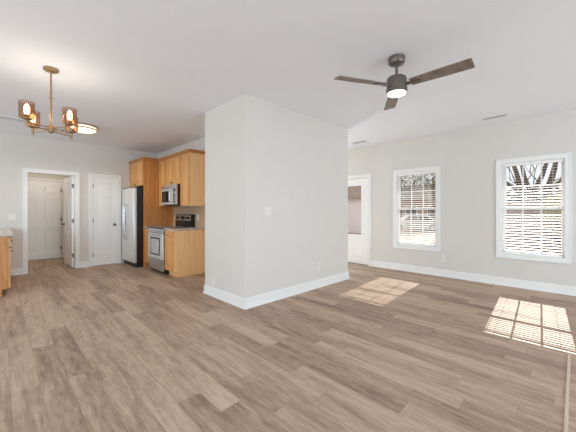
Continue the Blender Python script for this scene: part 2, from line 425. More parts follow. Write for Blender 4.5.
# pantry door: one column of three panels
wd = PD[1] - PD[0] - 0.028
M = faceY(PD[0] + 0.014, YB + 0.002)
bm = panel_slab(wd, 0.012, 2.012, 0.035, [(0.10, wd - 0.10, 0.20, 0.82), (0.10, wd - 0.10, 0.98, 1.58), (0.10, wd - 0.10, 1.67, 1.90)])
bm.transform(M)
d = struct(obj('door_1', bm, DOORW), 'closed narrow white pantry door with three stacked panels', 'door')
obj('knob', knob_bm((PD[1] - 0.07, YB + 0.002, 0.93), (0, -1, 0)), NICKEL, d, smooth=True)
hinges(d, M, -0.004, (0.25, 1.03, 1.82))
# open hall door leaf, hinged on the right jamb and swung into the hall
M = Matrix.Translation((DW[1] - 0.016, YB + 0.115, 0)) @ Matrix.Rotation(math.radians(93.5), 4, 'Z')
wl = 0.755
bm = panel_slab(wl, 0.012, 2.012, 0.035, six_panels(wl)); bm.transform(M)
d = struct(obj('door_2', bm, DOORW), 'white panelled door standing open into the hall behind the doorway', 'door')
for yy, s in ((0.035, 1), (0.0, -1)):
    p = M @ Vector((wl - 0.065, yy, 0.94)); dv = (M.to_3x3() @ Vector((0, s, 0)))
    obj('knob', knob_bm(p, dv, 0.025, 0.05), NICKEL, d, smooth=True)
for z in (0.27, 1.03, 1.80):
    bm = boxes((DW[1] - 0.0535, DW[1] - 0.0135, YB + 0.1085, YB + 0.113, z - 0.045, z + 0.045)); obj('hinge', bm, HINGE, d)
# closed door on the far hall wall
wd = HD[1] - HD[0] - 0.028
M = faceY(HD[0] + 0.014, HY - 0.036)
bm = panel_slab(wd, 0.012, 2.012, 0.034, six_panels(wd)); bm.transform(M)
d = struct(obj('door_3', bm, DOORW), 'closed white six panel door on the far hall wall', 'door')
hinges(d, M, wd + 0.004, (0.27, 1.03, 1.80))
obj('knob', knob_bm((HD[0] + 0.08, HY - 0.036, 0.93), (0, -1, 0)), NICKEL, d, smooth=True)
# exterior half glazed door
wd = DR[1] - DR[0] - 0.028
M = faceX(XR + 0.012, DR[1] - 0.014)
gx0, gx1, gz0, gz1 = 0.165, wd - 0.165, 0.67, 1.86
bm = panel_slab(wd, 0.012, 2.012, 0.044, [(0.13, wd / 2 - 0.05, 0.14, 0.52), (wd / 2 + 0.05, wd - 0.13, 0.14, 0.52)], opening=(gx0, gx1, gz0, gz1))
bm.transform(M)
d = struct(obj('door_4', bm, DOORW), 'white exterior door with a half glass panel', 'door')
bm = B()
for ya, yb in ((-0.012, 0.004), (0.04, 0.056)):
    f = 0.03
    box(bm, gx0 - f, gx0 + 0.012, ya, yb, gz0 - f, gz1 + f); box(bm, gx1 - 0.012, gx1 + f, ya, yb, gz0 - f, gz1 + f)
    box(bm, gx0 + 0.012, gx1 - 0.012, ya, yb, gz0 - f, gz0 + 0.012); box(bm, gx0 + 0.012, gx1 - 0.012, ya, yb, gz1 - 0.012, gz1 + f)
bm.transform(M); obj('glass_frame', bm, DOORW, d)
bm = B(); box(bm, gx0, gx1, 0.018, 0.024, gz0, gz1); bm.transform(M); obj('glass_pane', bm, GLASS, d)
hinges(d, M, wd + 0.004, (0.27, 1.03, 1.80))
p = M @ Vector((0.07, 0, 0.93)); obj('knob', knob_bm(p, (-1, 0, 0)), NICKEL, d, smooth=True)
bm = B(); box(bm, 0, wd, -0.03, 0.13, -0.001, 0.012); bm.transform(M); obj('threshold', bm, HINGE, d)

# windows -----------------------------------------------------------
def make_window(name, y0, y1, label):
    wd = y1 - y0; M = faceX(XR, y1); c = 0.066
    bm = B()
    box(bm, -c, 0.004, -0.018, 0, WZ0 - c, WZ1 + c); box(bm, wd - 0.004, wd + c, -0.018, 0, WZ0 - c, WZ1 + c)
    box(bm, 0.004, wd - 0.004, -0.018, 0, WZ1 - 0.004, WZ1 + c); box(bm, 0.004, wd - 0.004, -0.018, 0, WZ0 - c, WZ0 + 0.004)
    for q in ((-c, -c + 0.014, WZ0 - c, WZ1 + c), (wd + c - 0.014, wd + c, WZ0 - c, WZ1 + c), (-c + 0.014, wd + c - 0.014, WZ1 + c - 0.014, WZ1 + c), (-c + 0.014, wd + c - 0.014, WZ0 - c, WZ0 - c + 0.014)):
        box(bm, q[0], q[1], -0.024, -0.018, q[2], q[3])
    box(bm, 0, 0.012, 0, 0.15, WZ0, WZ1); box(bm, wd - 0.012, wd, 0, 0.15, WZ0, WZ1)
    box(bm, 0.012, wd - 0.012, 0, 0.15, WZ1 - 0.012, WZ1); box(bm, 0.012, wd - 0.012, 0, 0.15, WZ0, WZ0 + 0.012)
    bm.transform(M)
    root = struct(obj(name, bm, TRIM), label, 'window')
    zm = 1.288
    def sash(nm, ya, yb, za, zb, rails, cross=True):
        bm = B(); s = 0.036; x0, x1 = 0.013, wd - 0.013
        box(bm, x0, x0 + s, ya, yb, za, zb); box(bm, x1 - s, x1, ya, yb, za, zb)
        box(bm, x0 + s, x1 - s, ya, yb, za, za + rails[0]); box(bm, x0 + s, x1 - s, ya, yb, zb - rails[1], zb)
        bm.transform(M); o = obj(nm, bm, TRIM, root)
        gx0, gx1, g0, g1 = x0 + s, x1 - s, za + rails[0], zb - rails[1]
        bm = B(); ym = (ya + yb) / 2
        for k in (1, 2):
            x = gx0 + (gx1 - gx0) * k / 3; box(bm, x - 0.009, x + 0.009, ym - 0.009, ym + 0.009, g0, g1)
        z = (g0 + g1) / 2
        for k in range(3 if cross else 0):
            xa = gx0 + (gx1 - gx0) * k / 3 + (0.009 if k else 0); xb = gx0 + (gx1 - gx0) * (k + 1) / 3 - (0.009 if k < 2 else 0)
            box(bm, xa, xb, ym - 0.008, ym + 0.008, z - 0.009, z + 0.009)
        bm.transform(M); obj('muntins', bm, TRIM, o)
        bm = B(); box(bm, gx0, gx1, ym - 0.002, ym + 0.002, g0, g1); bm.transform(M); obj('glass_pane', bm, GLASS, o)
    sash('upper_sash', 0.088, 0.114, zm - 0.018, WZ1 - 0.013, (0.036, 0.036))
    sash('lower_sash', 0.060, 0.086, WZ0 + 0.013, zm + 0.018, (0.055, 0.036), cross=False)
    return root
make_window('window_1', *WIN[0], 'white double hung window between the glazed door and the larger looking window')
make_window('window_2', *WIN[1], 'white double hung window at the right end of the wall')

def make_blind(y0, y1, label):
    wd = y1 - y0; M = faceX(XR, y1)
    root = thing('window_blind', label, 'blind', M @ Vector((wd / 2, 0.03, WZ0 + 0.02)), 'white blinds in the window openings')
    x0, x1 = 0.017, wd - 0.017; yc = 0.030
    bm = B(); box(bm, x0, x1, yc - 0.024, yc + 0.024, WZ1 - 0.055, WZ1 - 0.014); bm.transform(M); obj('headrail', bm, SLAT, root, bevel=0.003)
    bm = B(); z = WZ0 + 0.062; tl = math.atan(0.165)
    while z < WZ1 - 0.062:
        a = Vector((0, math.cos(tl), math.sin(tl))) * 0.0225; n = Vector((0, -math.sin(tl), math.cos(tl))) * 0.0008
        vs = []
        for x in (x0 + 0.004, x1 - 0.004):
            c = Vector((x, yc, z))
            vs += [bm.verts.new(c - a - n), bm.verts.new(c + a - n), bm.verts.new(c + a + n), bm.verts.new(c - a + n)]
        for f in ((0, 1, 2, 3), (4, 7, 6, 5), (0, 4, 5, 1), (1, 5, 6, 2), (2, 6, 7, 3), (3, 7, 4, 0)): bm.faces.new([vs[i] for i in f])
        z += 0.0425
    bm.transform(M); obj('slats', bm, SLAT, root)
    bm = B(); box(bm, x0 + 0.003, x1 - 0.003, yc - 0.022, yc + 0.022, WZ0 + 0.014, WZ0 + 0.036); bm.transform(M); obj('bottom_rail', bm, SLAT, root, bevel=0.003)
    for x in (0.14, wd - 0.14):
        bm = B()
        for yy in (yc - 0.0235, yc + 0.0235): tube(bm, [(x, yy, WZ0 + 0.03), (x, yy, WZ1 - 0.04)], 0.0012, 5)
        bm.transform(M); obj('ladder_cord', bm, SLAT, root)
    bm = B(); tube(bm, [(0.07, yc - 0.034, WZ1 - 0.05), (0.072, yc - 0.036, 1.2)], 0.004, 8); bm.transform(M); obj('tilt_wand', bm, SLAT, root)
make_blind(*WIN[0], 'open white slat blind in the window nearer the glazed door')
make_blind(*WIN[1], 'open white slat blind in the window at the right end of the wall')

# ------------------------------------------------------------------ kitchen
YE = 5.285; YR0, YR1 = 5.675, 6.445; YP = 6.775    # run end, range opening, tall panel
def cab_knob(parent, x, y, z):
    bm = B(); p = Vector((x, y, z)); d = Vector((-1, 0, 0))
    tube(bm, [p, p + d * 0.012, p + d * 0.015, p + d * 0.024, p + d * 0.027], [0.006, 0.005, 0.013, 0.013, 0.006], 12)
    obj('knob', bm, NICKEL, parent, smooth=True)

def cab_door(root, kind, xf, ya, yb, za, zb, knob=None):
    """front on a face that looks to -X; ya<yb"""
    wd = yb - ya; fr = min(0.058, wd * 0.24)
    fields = [(fr, wd - fr, za + fr, zb - fr)] if zb - za > 0.25 else [(0.03, wd - 0.03, za + 0.03, zb - 0.03)]
    bm = panel_slab(wd, za, zb, 0.022, fields, depth=0.012, both=False); bm.transform(faceX(xf - 0.022, yb))
    o = obj(kind, bm, OAKD, root)
    if knob: cab_knob(o, xf - 0.020, knob[0], knob[1])
    return o

def crown(root, x0, x1, y0, y1, z0, front=True, near=False, far=False):
    bm = B()
    for k, (o, h0, h1) in enumerate(((0.012, 0, 0.018), (0.026, 0.018, 0.040), (0.040, 0.040, 0.058))):
        if front: box(bm, x0 - o, x0 + 0.01, y0 - (o if near else 0), y1, z0 + h0, z0 + h1)
        if near: box(bm, x0 + 0.01, x1, y0 - o, y0 + 0.01, z0 + h0, z0 + h1)
    return obj('crown', bm, OAK, root)

# upper cabinets
UX = 2.60
def wall_cabinet(name, label, x0, y0, y1, z0, z1, doors, knobs, near=False, crown_near=False):
    root = thing(name, label, 'cabinet', (x0 + 0.2, (y0 + y1) / 2, z0), 'honey wood kitchen wall cabinets')
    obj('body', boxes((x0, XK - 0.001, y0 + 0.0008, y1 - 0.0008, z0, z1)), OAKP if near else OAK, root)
    n = doors; g = 0.010; w_ = (y1 - y0 - g) / n
    for k in range(n):
        a = y0 + g / 2 + k * w_ + 0.010; b = y0 + g / 2 + (k + 1) * w_ - 0.010
        cab_door(root, 'door', x0, a, b, z0 + 0.012, z1 - 0.012, (((b - 0.03) if knobs[k] else (a + 0.03)), z0 + 0.05))
    crown(root, x0, XK - 0.001, y0, y1, z1, near=crown_near)
UZ = 2.385
wall_cabinet('wall_cabinet', 'wall cabinet over the refrigerator with two doors', 2.25, YP + 0.022, YB - 0.012, 1.815, UZ, 2, (1, 0))
wall_cabinet('wall_cabinet', 'narrow wall cabinet between the tall side panel and the microwave', UX, YR1 + 0.001, YP - 0.001, 1.35, UZ, 1, (0,))
wall_cabinet('wall_cabinet', 'short two door wall cabinet right above the microwave', UX, YR0, YR1, 1.80, UZ, 2, (1, 0))
wall_cabinet('wall_cabinet', 'tall wall cabinet at the near end with its side panel showing', UX, YE, YR0, 1.35, UZ, 1, (1,), near=True, crown_near=True)
tp = thing('refrigerator_side_panel', 'full height honey wood panel standing beside the refrigerator', 'cabinet panel', (2.58, YP + 0.01, 0))
obj('panel', boxes((2.25, XK - 0.001, YP, YP + 0.02, 0, UZ)), OAK, tp)
crown(tp, 2.25, UX - 0.042, YP, YP + 0.021, UZ, near=True)

# base cabinets
BX = 2.29
def base_cabinet(label, y0, y1, near=False, knobside=1):
    root = thing('base_cabinet', label, 'cabinet', (BX + 0.3, (y0 + y1) / 2, 0), 'honey wood kitchen base cabinets')
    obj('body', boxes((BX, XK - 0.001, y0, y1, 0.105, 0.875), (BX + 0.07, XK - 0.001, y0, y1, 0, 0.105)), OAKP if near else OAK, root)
    a, b = y0 + 0.012, y1 - 0.012
    cab_door(root, 'drawer', BX, a, b, 0.715, 0.86, ((a + b) / 2, 0.787))
    cab_door(root, 'door', BX, a, b, 0.12, 0.70, (b - 0.035 if knobside else a + 0.035, 0.65))
    return root
base_cabinet('honey wood base cabinet at the open end of the kitchen run', YE, YR0 - 0.006, near=True)
base_cabinet('narrow base cabinet squeezed between range and refrigerator panel', YR1 + 0.006, YP - 0.001, knobside=0)
def counter(label, x0, x1, y0, y1):
    tag(obj('countertop', boxes((x0, x1, y0, y1, 0.876, 0.914)), GRAN, bevel=0.006), label, 'countertop', 'speckled granite countertops')
counter('speckled granite countertop on the end base cabinet right of the range', BX - 0.035, XK - 0.012, YE - 0.022, YR0 - 0.004)
counter('small granite countertop left of the range', BX - 0.035, XK - 0.012, YR1 + 0.004, YP - 0.002)
struct(obj('backsplash', boxes((XK - 0.010, XK - 0.0005, YE, YP - 0.001, 0.88, 1.349)), TILE), 'tan backsplash between counter and wall cabinets', 'backsplash')
# side run at the left edge of the picture
PXF = 0.090; PYE = 5.88
root = thing('base_cabinet', 'base cabinet at the left edge of the room, its wood end panel showing', 'cabinet', (-0.2, 6.6, 0), 'honey wood kitchen base cabinets')
obj('body', boxes((-0.52, PXF, PYE, YB - 0.001, 0.105, 0.875), (-0.52, PXF - 0.07, PYE + 0.004, YB - 0.001, 0, 0.105)), OAK, root)
yy = PYE + 0.012
for k in range(3):
    a, b = yy, yy + 0.60
    bm = panel_slab(0.60, 0.12, 0.70, 0.02, [(0.058, 0.542, 0.178, 0.642)], both=False)
    Mx = Matrix.Translation((PXF + 0.02, a, 0)) @ Matrix.Rotation(math.pi / 2, 4, 'Z')
    bm.transform(Mx); dd = obj('door', bm, OAKD, root)
    bm = B(); p = Vector((PXF + 0.02, a + 0.04, 0.65)); q = Vector((1, 0, 0))
    tube(bm, [p, p + q * 0.012, p + q * 0.015, p + q * 0.024, p + q * 0.027], [0.006, 0.005, 0.013, 0.013, 0.006], 12); obj('knob', bm, NICKEL, dd, smooth=True)
    bm = panel_slab(0.60, 0.715, 0.86, 0.02, [(0.03, 0.57, 0.745, 0.83)], both=False); bm.transform(Mx); dd = obj('drawer', bm, OAKD, root)
    bm = B(); p = Vector((PXF + 0.02, a + 0.30, 0.787))
    tube(bm, [p, p + q * 0.012, p + q * 0.015, p + q * 0.024, p + q * 0.027], [0.006, 0.005, 0.013, 0.013, 0.006], 12); obj('knob', bm, NICKEL, dd, smooth=True)
    yy += 0.608
counter('granite countertop on the cabinet at the left edge of the room', -0.55, PXF + 0.055, PYE - 0.03, YB - 0.002)

# refrigerator (side by side)
FX = 2.06; FY0, FY1 = 6.825, 7.685; FH = 1.765
fr = thing('refrigerator', 'stainless side by side refrigerator with black sides', 'refrigerator', (2.5, (FY0 + FY1) / 2, 0))
obj('cabinet_body', boxes((FX + 0.075, XK - 0.03, FY0, FY1, 0.02, FH)), BLACK, fr, bevel=0.004)
obj('base_grille', boxes((FX + 0.05, FX + 0.08, FY0 + 0.01, FY1 - 0.01, 0.01, 0.095), *[(FX + 0.044, FX + 0.052, FY0 + 0.03, FY1 - 0.03, 0.02 + 0.017 * k, 0.027 + 0.017 * k) for k in range(4)]), DKPL, fr)
ys = FY1 - 0.36
dl = obj('freezer_door', boxes((FX, FX + 0.068, ys + 0.003, FY1, 0.105, FH - 0.004)), STEELL, fr, bevel=0.012, seg=3, smooth=True)
dr = obj('fresh_food_door', boxes((FX, FX + 0.068, FY0, ys - 0.003, 0.105, FH - 0.004)), STEELL, fr, bevel=0.012, seg=3, smooth=True)
for dd, y in ((dl, ys + 0.045), (dr, ys - 0.045)):
    bm = B(); tube(bm, [(FX + 0.002, y, 0.60), (FX - 0.045, y, 0.63), (FX - 0.055, y, 0.72), (FX - 0.058, y, 1.0), (FX - 0.055, y, 1.28), (FX - 0.045, y, 1.37), (FX + 0.002, y, 1.40)], 0.014, 12)
    obj('handle', bm, STEEL, dd, smooth=True)
dp = obj('water_dispenser', boxes((FX - 0.006, FX + 0.002, FY1 - 0.28, FY1 - 0.09, 0.88, 1.23)), DKPL, dl, bevel=0.004)
obj('dispenser_recess', boxes((FX - 0.0085, FX - 0.0055, FY1 - 0.262, FY1 - 0.108, 0.91, 1.10)), BGLASS, dl)
obj('dispenser_controls', boxes((FX - 0.009, FX - 0.0055, FY1 - 0.262, FY1 - 0.108, 1.13, 1.20)), STEEL, dl)
for y in (FY0 + 0.05, FY1 - 0.05):
    obj('hinge_cover', boxes((FX + 0.03, FX + 0.15, y - 0.03, y + 0.03, FH - 0.002, FH + 0.022)), BLACK, fr, bevel=0.006)

# range
RX = 2.235; RY0, RY1 = YR0 + 0.003, YR1 - 0.003
rg = thing('kitchen_range', 'freestanding stainless electric range with black cooktop', 'stove', (2.55, (RY0 + RY1) / 2, 0))
obj('body', boxes((RX + 0.035, XK - 0.02, RY0, RY1, 0.03, 0.895), (RX + 0.09, XK - 0.05, RY0 + 0.02, RY1 - 0.02, 0.0, 0.03)), BLACK, rg)
od = obj('oven_door', boxes((RX - 0.004, RX + 0.034, RY0 + 0.004, RY1 - 0.004, 0.285, 0.80)), STEELL, rg, bevel=0.006)
obj('oven_window_frame', boxes((RX - 0.009, RX - 0.003, RY0 + 0.13, RY1 - 0.13, 0.36, 0.715)), DKPL, od, bevel=0.002)
obj('oven_window', boxes((RX - 0.012, RX - 0.008, RY0 + 0.165, RY1 - 0.165, 0.39, 0.685)), OVENW, od)
bm = B(); tube(bm, [(RX - 0.003, RY0 + 0.07, 0.765), (RX - 0.045, RY0 + 0.075, 0.765), (RX - 0.05, RY0 + 0.11, 0.765), (RX - 0.05, RY1 - 0.11, 0.765), (RX - 0.045, RY1 - 0.075, 0.765), (RX - 0.003, RY1 - 0.07, 0.765)], 0.012, 12)
obj('handle', bm, STEEL, od, smooth=True)
obj('storage_drawer', boxes((RX, RX + 0.034, RY0 + 0.004, RY1 - 0.004, 0.065, 0.272), (RX - 0.012, RX, RY0 + 0.06, RY1 - 0.06, 0.235, 0.255)), STEEL, rg, bevel=0.004)
obj('front_trim', boxes((RX, RX + 0.034, RY0 + 0.004, RY1 - 0.004, 0.812, 0.89)), STEEL, rg, bevel=0.004)
ct = obj('cooktop', boxes((RX - 0.005, XK - 0.10, RY0 - 0.001, RY1 + 0.001, 0.895, 0.918)), BGLASS, rg, bevel=0.004)
for (cx, cy, r) in ((2.40, RY0 + 0.20, 0.10), (2.40, RY1 - 0.20, 0.085), (2.66, RY0 + 0.20, 0.075), (2.66, RY1 - 0.20, 0.10)):
    bm = B(); lathe(bm, (cx, cy, 0.918), [(r - 0.004, 0), (r - 0.004, 0.0008), (r, 0.0008), (r, 0)], 32, False); obj('burner_ring', bm, STEEL, ct)
bgx = XK - 0.10
bk = obj('backguard', boxes((bgx, XK - 0.02, RY0, RY1, 0.90, 1.175)), BLACK, rg, bevel=0.012, smooth=True)
obj('control_panel', boxes((bgx - 0.006, bgx + 0.002, RY0 + 0.02, RY1 - 0.02, 1.045, 1.155)), STEEL, bk, bevel=0.003)
obj('clock_display', boxes((bgx - 0.009, bgx - 0.005, (RY0 + RY1) / 2 - 0.10, (RY0 + RY1) / 2 + 0.10, 1.065, 1.135)), BGLASS, bk)
for y in (RY0 + 0.09, RY0 + 0.18, RY1 - 0.18, RY1 - 0.09):
    bm = B(); tube(bm, [(bgx - 0.005, y, 1.10), (bgx - 0.028, y, 1.10), (bgx - 0.032, y, 1.10)], [0.030, 0.027, 0.022], 18); obj('knob', bm, BLACK, bk, smooth=True)

# microwave
MX = 2.50
mw = thing('microwave_oven', 'stainless microwave mounted under the wall cabinets above the range', 'microwave', (2.7, (RY0 + RY1) / 2, 1.37))
obj('body', boxes((MX + 0.03, XK - 0.011, RY0, RY1, 1.37, 1.796)), BLACK, mw, bevel=0.003)
md = obj('door', boxes((MX, MX + 0.03, RY0 + 0.17, RY1, 1.385, 1.715)), STEELL, mw, bevel=0.005)
obj('door_window', boxes((MX - 0.004, MX + 0.001, RY0 + 0.29, RY1 - 0.05, 1.43, 1.67)), BGLASS, md, bevel=0.002)
bm = B(); y = RY0 + 0.22; tube(bm, [(MX + 0.001, y, 1.43), (MX - 0.04, y, 1.44), (MX - 0.045, y, 1.47), (MX - 0.045, y, 1.63), (MX - 0.04, y, 1.66), (MX + 0.001, y, 1.67)], 0.011, 12)
obj('handle', bm, STEEL, md, smooth=True)
cp = obj('control_panel', boxes((MX, MX + 0.03, RY0, RY0 + 0.167, 1.385, 1.715)), STEEL, mw, bevel=0.005)
obj('display', boxes((MX - 0.003, MX + 0.001, RY0 + 0.03, RY0 + 0.137, 1.645, 1.695)), BGLASS, cp)
obj('keypad', boxes(*[(MX - 0.002, MX + 0.001, RY0 + 0.03 + 0.04 * i, RY0 + 0.058 + 0.04 * i, 1.42 + 0.04 * j, 1.445 + 0.04 * j) for i in range(3) for j in range(5)]), DKPL, cp)
obj('vent_grille', boxes((MX + 0.002, MX + 0.03, RY0, RY1, 1.72, 1.794), *[(MX - 0.001, MX + 0.004, RY0 + 0.03, RY1 - 0.03, 1.732 + 0.013 * k, 1.738 + 0.013 * k) for k in range(4)]), STEEL, mw)

# ------------------------------------------------------------------ lamps and fan
def place_fan(cx, cy):
    fan = thing('ceiling_fan', 'three blade bronze ceiling fan with a lit round lamp', 'ceiling fan', (cx, cy, H))
    bm = B(); lathe(bm, (cx, cy, H), [(0.070, 0), (0.078, -0.008), (0.078, -0.050), (0.070, -0.066), (0.045, -0.076), (0.02, -0.078)], 40); obj('canopy', bm, BRONZE, fan, smooth=True)
    bm = B(); lathe(bm, (cx, cy, H), [(0.013, -0.07), (0.013, -0.185)], 20); lathe(bm, (cx, cy, H), [(0.018, -0.165), (0.026, -0.172), (0.026, -0.195)], 24); obj('downrod', bm, BRONZE, fan, smooth=True)
    bm = B(); lathe(bm, (cx, cy, H), [(0.026, -0.188), (0.070, -0.192), (0.088, -0.205), (0.094, -0.222), (0.094, -0.285), (0.092, -0.300), (0.05, -0.301)], 48); obj('motor_housing', bm, BRONZE, fan, smooth=True)
    bm = B(); lathe(bm, (cx, cy, H), [(0.05, -0.302), (0.096, -0.303), (0.098, -0.315), (0.096, -0.345), (0.086, -0.350)], 48); obj('lamp_ring', bm, BRONZE, fan, smooth=True)
    bm = B(); lathe(bm, (cx, cy, H), [(0.083, -0.345), (0.086, -0.352), (0.080, -0.362), (0.05, -0.372), (0.0, -0.376)], 48); obj('lamp_lens', bm, FANL, fan, smooth=True)
    for a in (-43.5, 76.5, 196.5):
        th = math.radians(a)
        dv = Vector((math.cos(th) * 0.70711 + math.sin(th) * 0.70711, -math.cos(th) * 0.70711 + math.sin(th) * 0.70711, 0))
        ang = math.atan2(dv.y, dv.x)
        T = Matrix.Translation((cx, cy, H - 0.280)) @ Matrix.Rotation(ang, 4, 'Z') @ Matrix.Rotation(math.radians(-12), 4, 'X')
        bm = B()
        outl = [(0.135, -0.052), (0.40, -0.062), (0.630, -0.066), (0.640, -0.060), (0.640, 0.058), (0.630, 0.066), (0.40, 0.062), (0.135, 0.052)]
        lo = [bm.verts.new((x, y, -0.004)) for x, y in outl]; hi = [bm.verts.new((x, y, 0.004)) for x, y in outl]
        bm.faces.new(list(reversed(lo))); bm.faces.new(hi)
        for i in range(len(outl)): bm.faces.new((lo[i], lo[(i + 1) % 8], hi[(i + 1) % 8], hi[i]))
        bm.transform(T); b = obj('blade', bm, BLADE, fan)
        bm = boxes((0.085, 0.225, -0.020, 0.020, -0.012, -0.0045), (0.085, 0.14, -0.014, 0.014, -0.016, 0.004)); bm.transform(T); obj('blade_bracket', bm, BRONZE, b, bevel=0.002)
    return fan
place_fan(2.73, 1.235)
light('fan_lamp', 'SPOT', (2.73, 1.235, H - 0.38), 10, (1.0, 0.95, 0.88), shadow_soft_size=0.0, spot_size=math.radians(165), spot_blend=0.6)

def chandelier(cx, cy):
    zb = 2.105
    ch = thing('chandelier', 'brass chandelier with glass shaded bulbs on four arms', 'chandelier', (cx, cy, H))
    bm = B(); lathe(bm, (cx, cy, H), [(0.062, 0), (0.066, -0.006), (0.066, -0.020), (0.060, -0.026), (0.02, -0.030)], 40); obj('canopy', bm, BRASS, ch, smooth=True)
    bm = B(); lathe(bm, (cx, cy, H), [(0.009, -0.02), (0.009, zb - H)], 16); lathe(bm, (cx, cy, H), [(0.014, -0.30), (0.014, -0.32)], 16); obj('stem', bm, BRASS, ch, smooth=True)
    bm = B(); lathe(bm, (cx, cy, zb), [(0.012, 0.035), (0.026, 0.03), (0.028, 0.0), (0.028, -0.03), (0.02, -0.036), (0.008, -0.045)], 24); obj('hub', bm, BRASS, ch, smooth=True)
    for k in range(4):
        th = math.radians(-101 + 90 * k)
        dv = Vector((math.cos(th) * 0.70711 + math.sin(th) * 0.70711, -math.cos(th) * 0.70711 + math.sin(th) * 0.70711, 0))
        r = 0.235; c = Vector((cx, cy, zb))
        bm = B()
        tube(bm, [c + dv * 0.02 + Vector((0, 0, 0.012)), c + dv * (r - 0.01) + Vector((0, 0, 0.012))], 0.006, 10)
        tube(bm, [c + dv * 0.02 + Vector((0, 0, -0.018)), c + dv * (r - 0.01) + Vector((0, 0, -0.018))], 0.006, 10)
        e = c + dv * r
        tube(bm, [e + Vector((0, 0, -0.045)), e + Vector((0, 0, 0.035))], 0.011, 12)
        a = obj('arm', bm, BRASS, ch, smooth=True)
        bm = B(); lathe(bm, e, [(0.012, 0.02), (0.03, 0.028), (0.045, 0.034), (0.045, 0.042), (0.024, 0.044), (0.022, 0.075), (0.012, 0.078)], 28); obj('socket_cup', bm, BRASS, a, smooth=True)
        bm = B(); lathe(bm, e, [(0.050, 0.043), (0.058, 0.046), (0.059, 0.20), (0.0615, 0.20), (0.0615, 0.043), (0.050, 0.040)], 36, False); obj('glass_shade', bm, AMBER, a, smooth=True)
        bm = B(); lathe(bm, e, [(0.012, 0.070), (0.018, 0.082), (0.023, 0.105), (0.023, 0.140), (0.018, 0.165), (0.006, 0.174)], 20); obj('bulb', bm, BULB, a, smooth=True)
        light('chandelier_lamp', 'POINT', e + Vector((0, 0, 0.185)), 1.6, (1.0, 0.86, 0.70), shadow_soft_size=0.0)
chandelier(0.379, 3.905)

def flush_light(cx, cy, label, r=0.17, power=10):
    fl = thing('ceiling_light', label, 'ceiling light', (cx, cy, H), 'round flush ceiling lights')
    bm = B(); lathe(bm, (cx, cy, H), [(r * 0.90, 0), (r, -0.004), (r, -0.022), (r * 0.93, -0.026)], 48); lathe(bm, (cx, cy, H), [(r * 0.93, -0.050), (r, -0.053), (r, -0.066), (r * 0.93, -0.069)], 48, False); obj('rim', bm, BRASS, fl, smooth=True)
    bm = B(); lathe(bm, (cx, cy, H), [(r * 0.94, -0.024), (r * 0.94, -0.068), (r * 0.78, -0.088), (r * 0.45, -0.104), (0.0, -0.110)], 48); obj('diffuser', bm, DIFF, fl, smooth=True)
    light('flush_lamp', 'SPOT', (cx, cy, H - 0.115), power, (1.0, 0.9, 0.78), shadow_soft_size=0.0, spot_size=math.radians(165), spot_blend=0.5)
flush_light(1.02, 6.13, 'lit round flush ceiling light behind the chandelier', 0.225, 36)
flush_light(0.75, 8.7, 'added unseen round ceiling light brightening the small hall', 0.15, 26)  # fixture and lamp added out of view to light the hall

# ------------------------------------------------------------------ small wall and ceiling fittings
def wall_plate(name, label, M, z, kind, wd=0.075, cat='outlet'):
    root = thing(name, label, cat, M @ Vector((0, -0.003, z)))
    bm = B(); box(bm, -wd / 2, wd / 2, -0.006, -0.0002, z - 0.058, z + 0.058); bm.transform(M); obj('plate', bm, PLATE, root, bevel=0.002)
    n = 2 if wd > 0.1 else 1
    for i in range(n):
        x = (i - (n - 1) / 2) * 0.046
        if kind == 'switch':
            bm = B(); box(bm, x - 0.011, x + 0.011, -0.009, -0.005, z - 0.022, z + 0.022); box(bm, x - 0.004, x + 0.004, -0.018, -0.008, z + 0.002, z + 0.012)
            bm.transform(M); obj('toggle', bm, PLATE, root)
        else:
            for dz in (-0.021, 0.021):
                bm = B(); box(bm, -0.016, 0.016, -0.0085, -0.005, z + dz - 0.014, z + dz + 0.014); bm.transform(M); s = obj('socket', bm, PLATE, root, bevel=0.003)
                bm = boxes((-0.008, -0.0055, -0.0095, -0.008, z + dz - 0.004, z + dz + 0.007), (0.0055, 0.008, -0.0095, -0.008, z + dz - 0.004, z + dz + 0.005)); bm.transform(M); obj('slots', bm, SLOT, s)
def yx(x, y): return faceY(x, y)
def px_on_Y(px, Y):
    u = (px - 288) / 288; return Y * (1 + u) / (1 - u)
def px_on_X(px, X):
    u = (px - 288) / 288; return X * (1 - u) / (1 + u)
wall_plate('light_switch', 'white double light switch on the partition', faceY(px_on_Y(268, PY0), PY0), 1.245, 'switch', 0.116, 'light switch')
wall_plate('wall_outlet', 'white outlet low on the wide face of the partition', faceY(px_on_Y(318.3, PY0), PY0), 0.35, 'outlet')
wall_plate('wall_outlet', 'white outlet near the baseboard on the narrow face of the partition', faceX(PX0, px_on_X(213.6, PX0)), 0.215, 'outlet')
wall_plate('wall_outlet', 'white outlet below the window nearer the glazed door', faceX(XR, px_on_X(443, XR)), 0.34, 'outlet')
wall_plate('light_switch', 'white double light switch left of the open doorway', faceY(px_on_Y(12.5, YB), YB), 1.13, 'switch', 0.116, 'light switch')
wall_plate('wall_outlet', 'white outlet on the backsplash right of the range', faceX(XK - 0.010, 5.56), 1.12, 'outlet')
wall_plate('wall_outlet', 'white outlet on the backsplash left of the range', faceX(XK - 0.010, 6.62), 1.12, 'outlet')

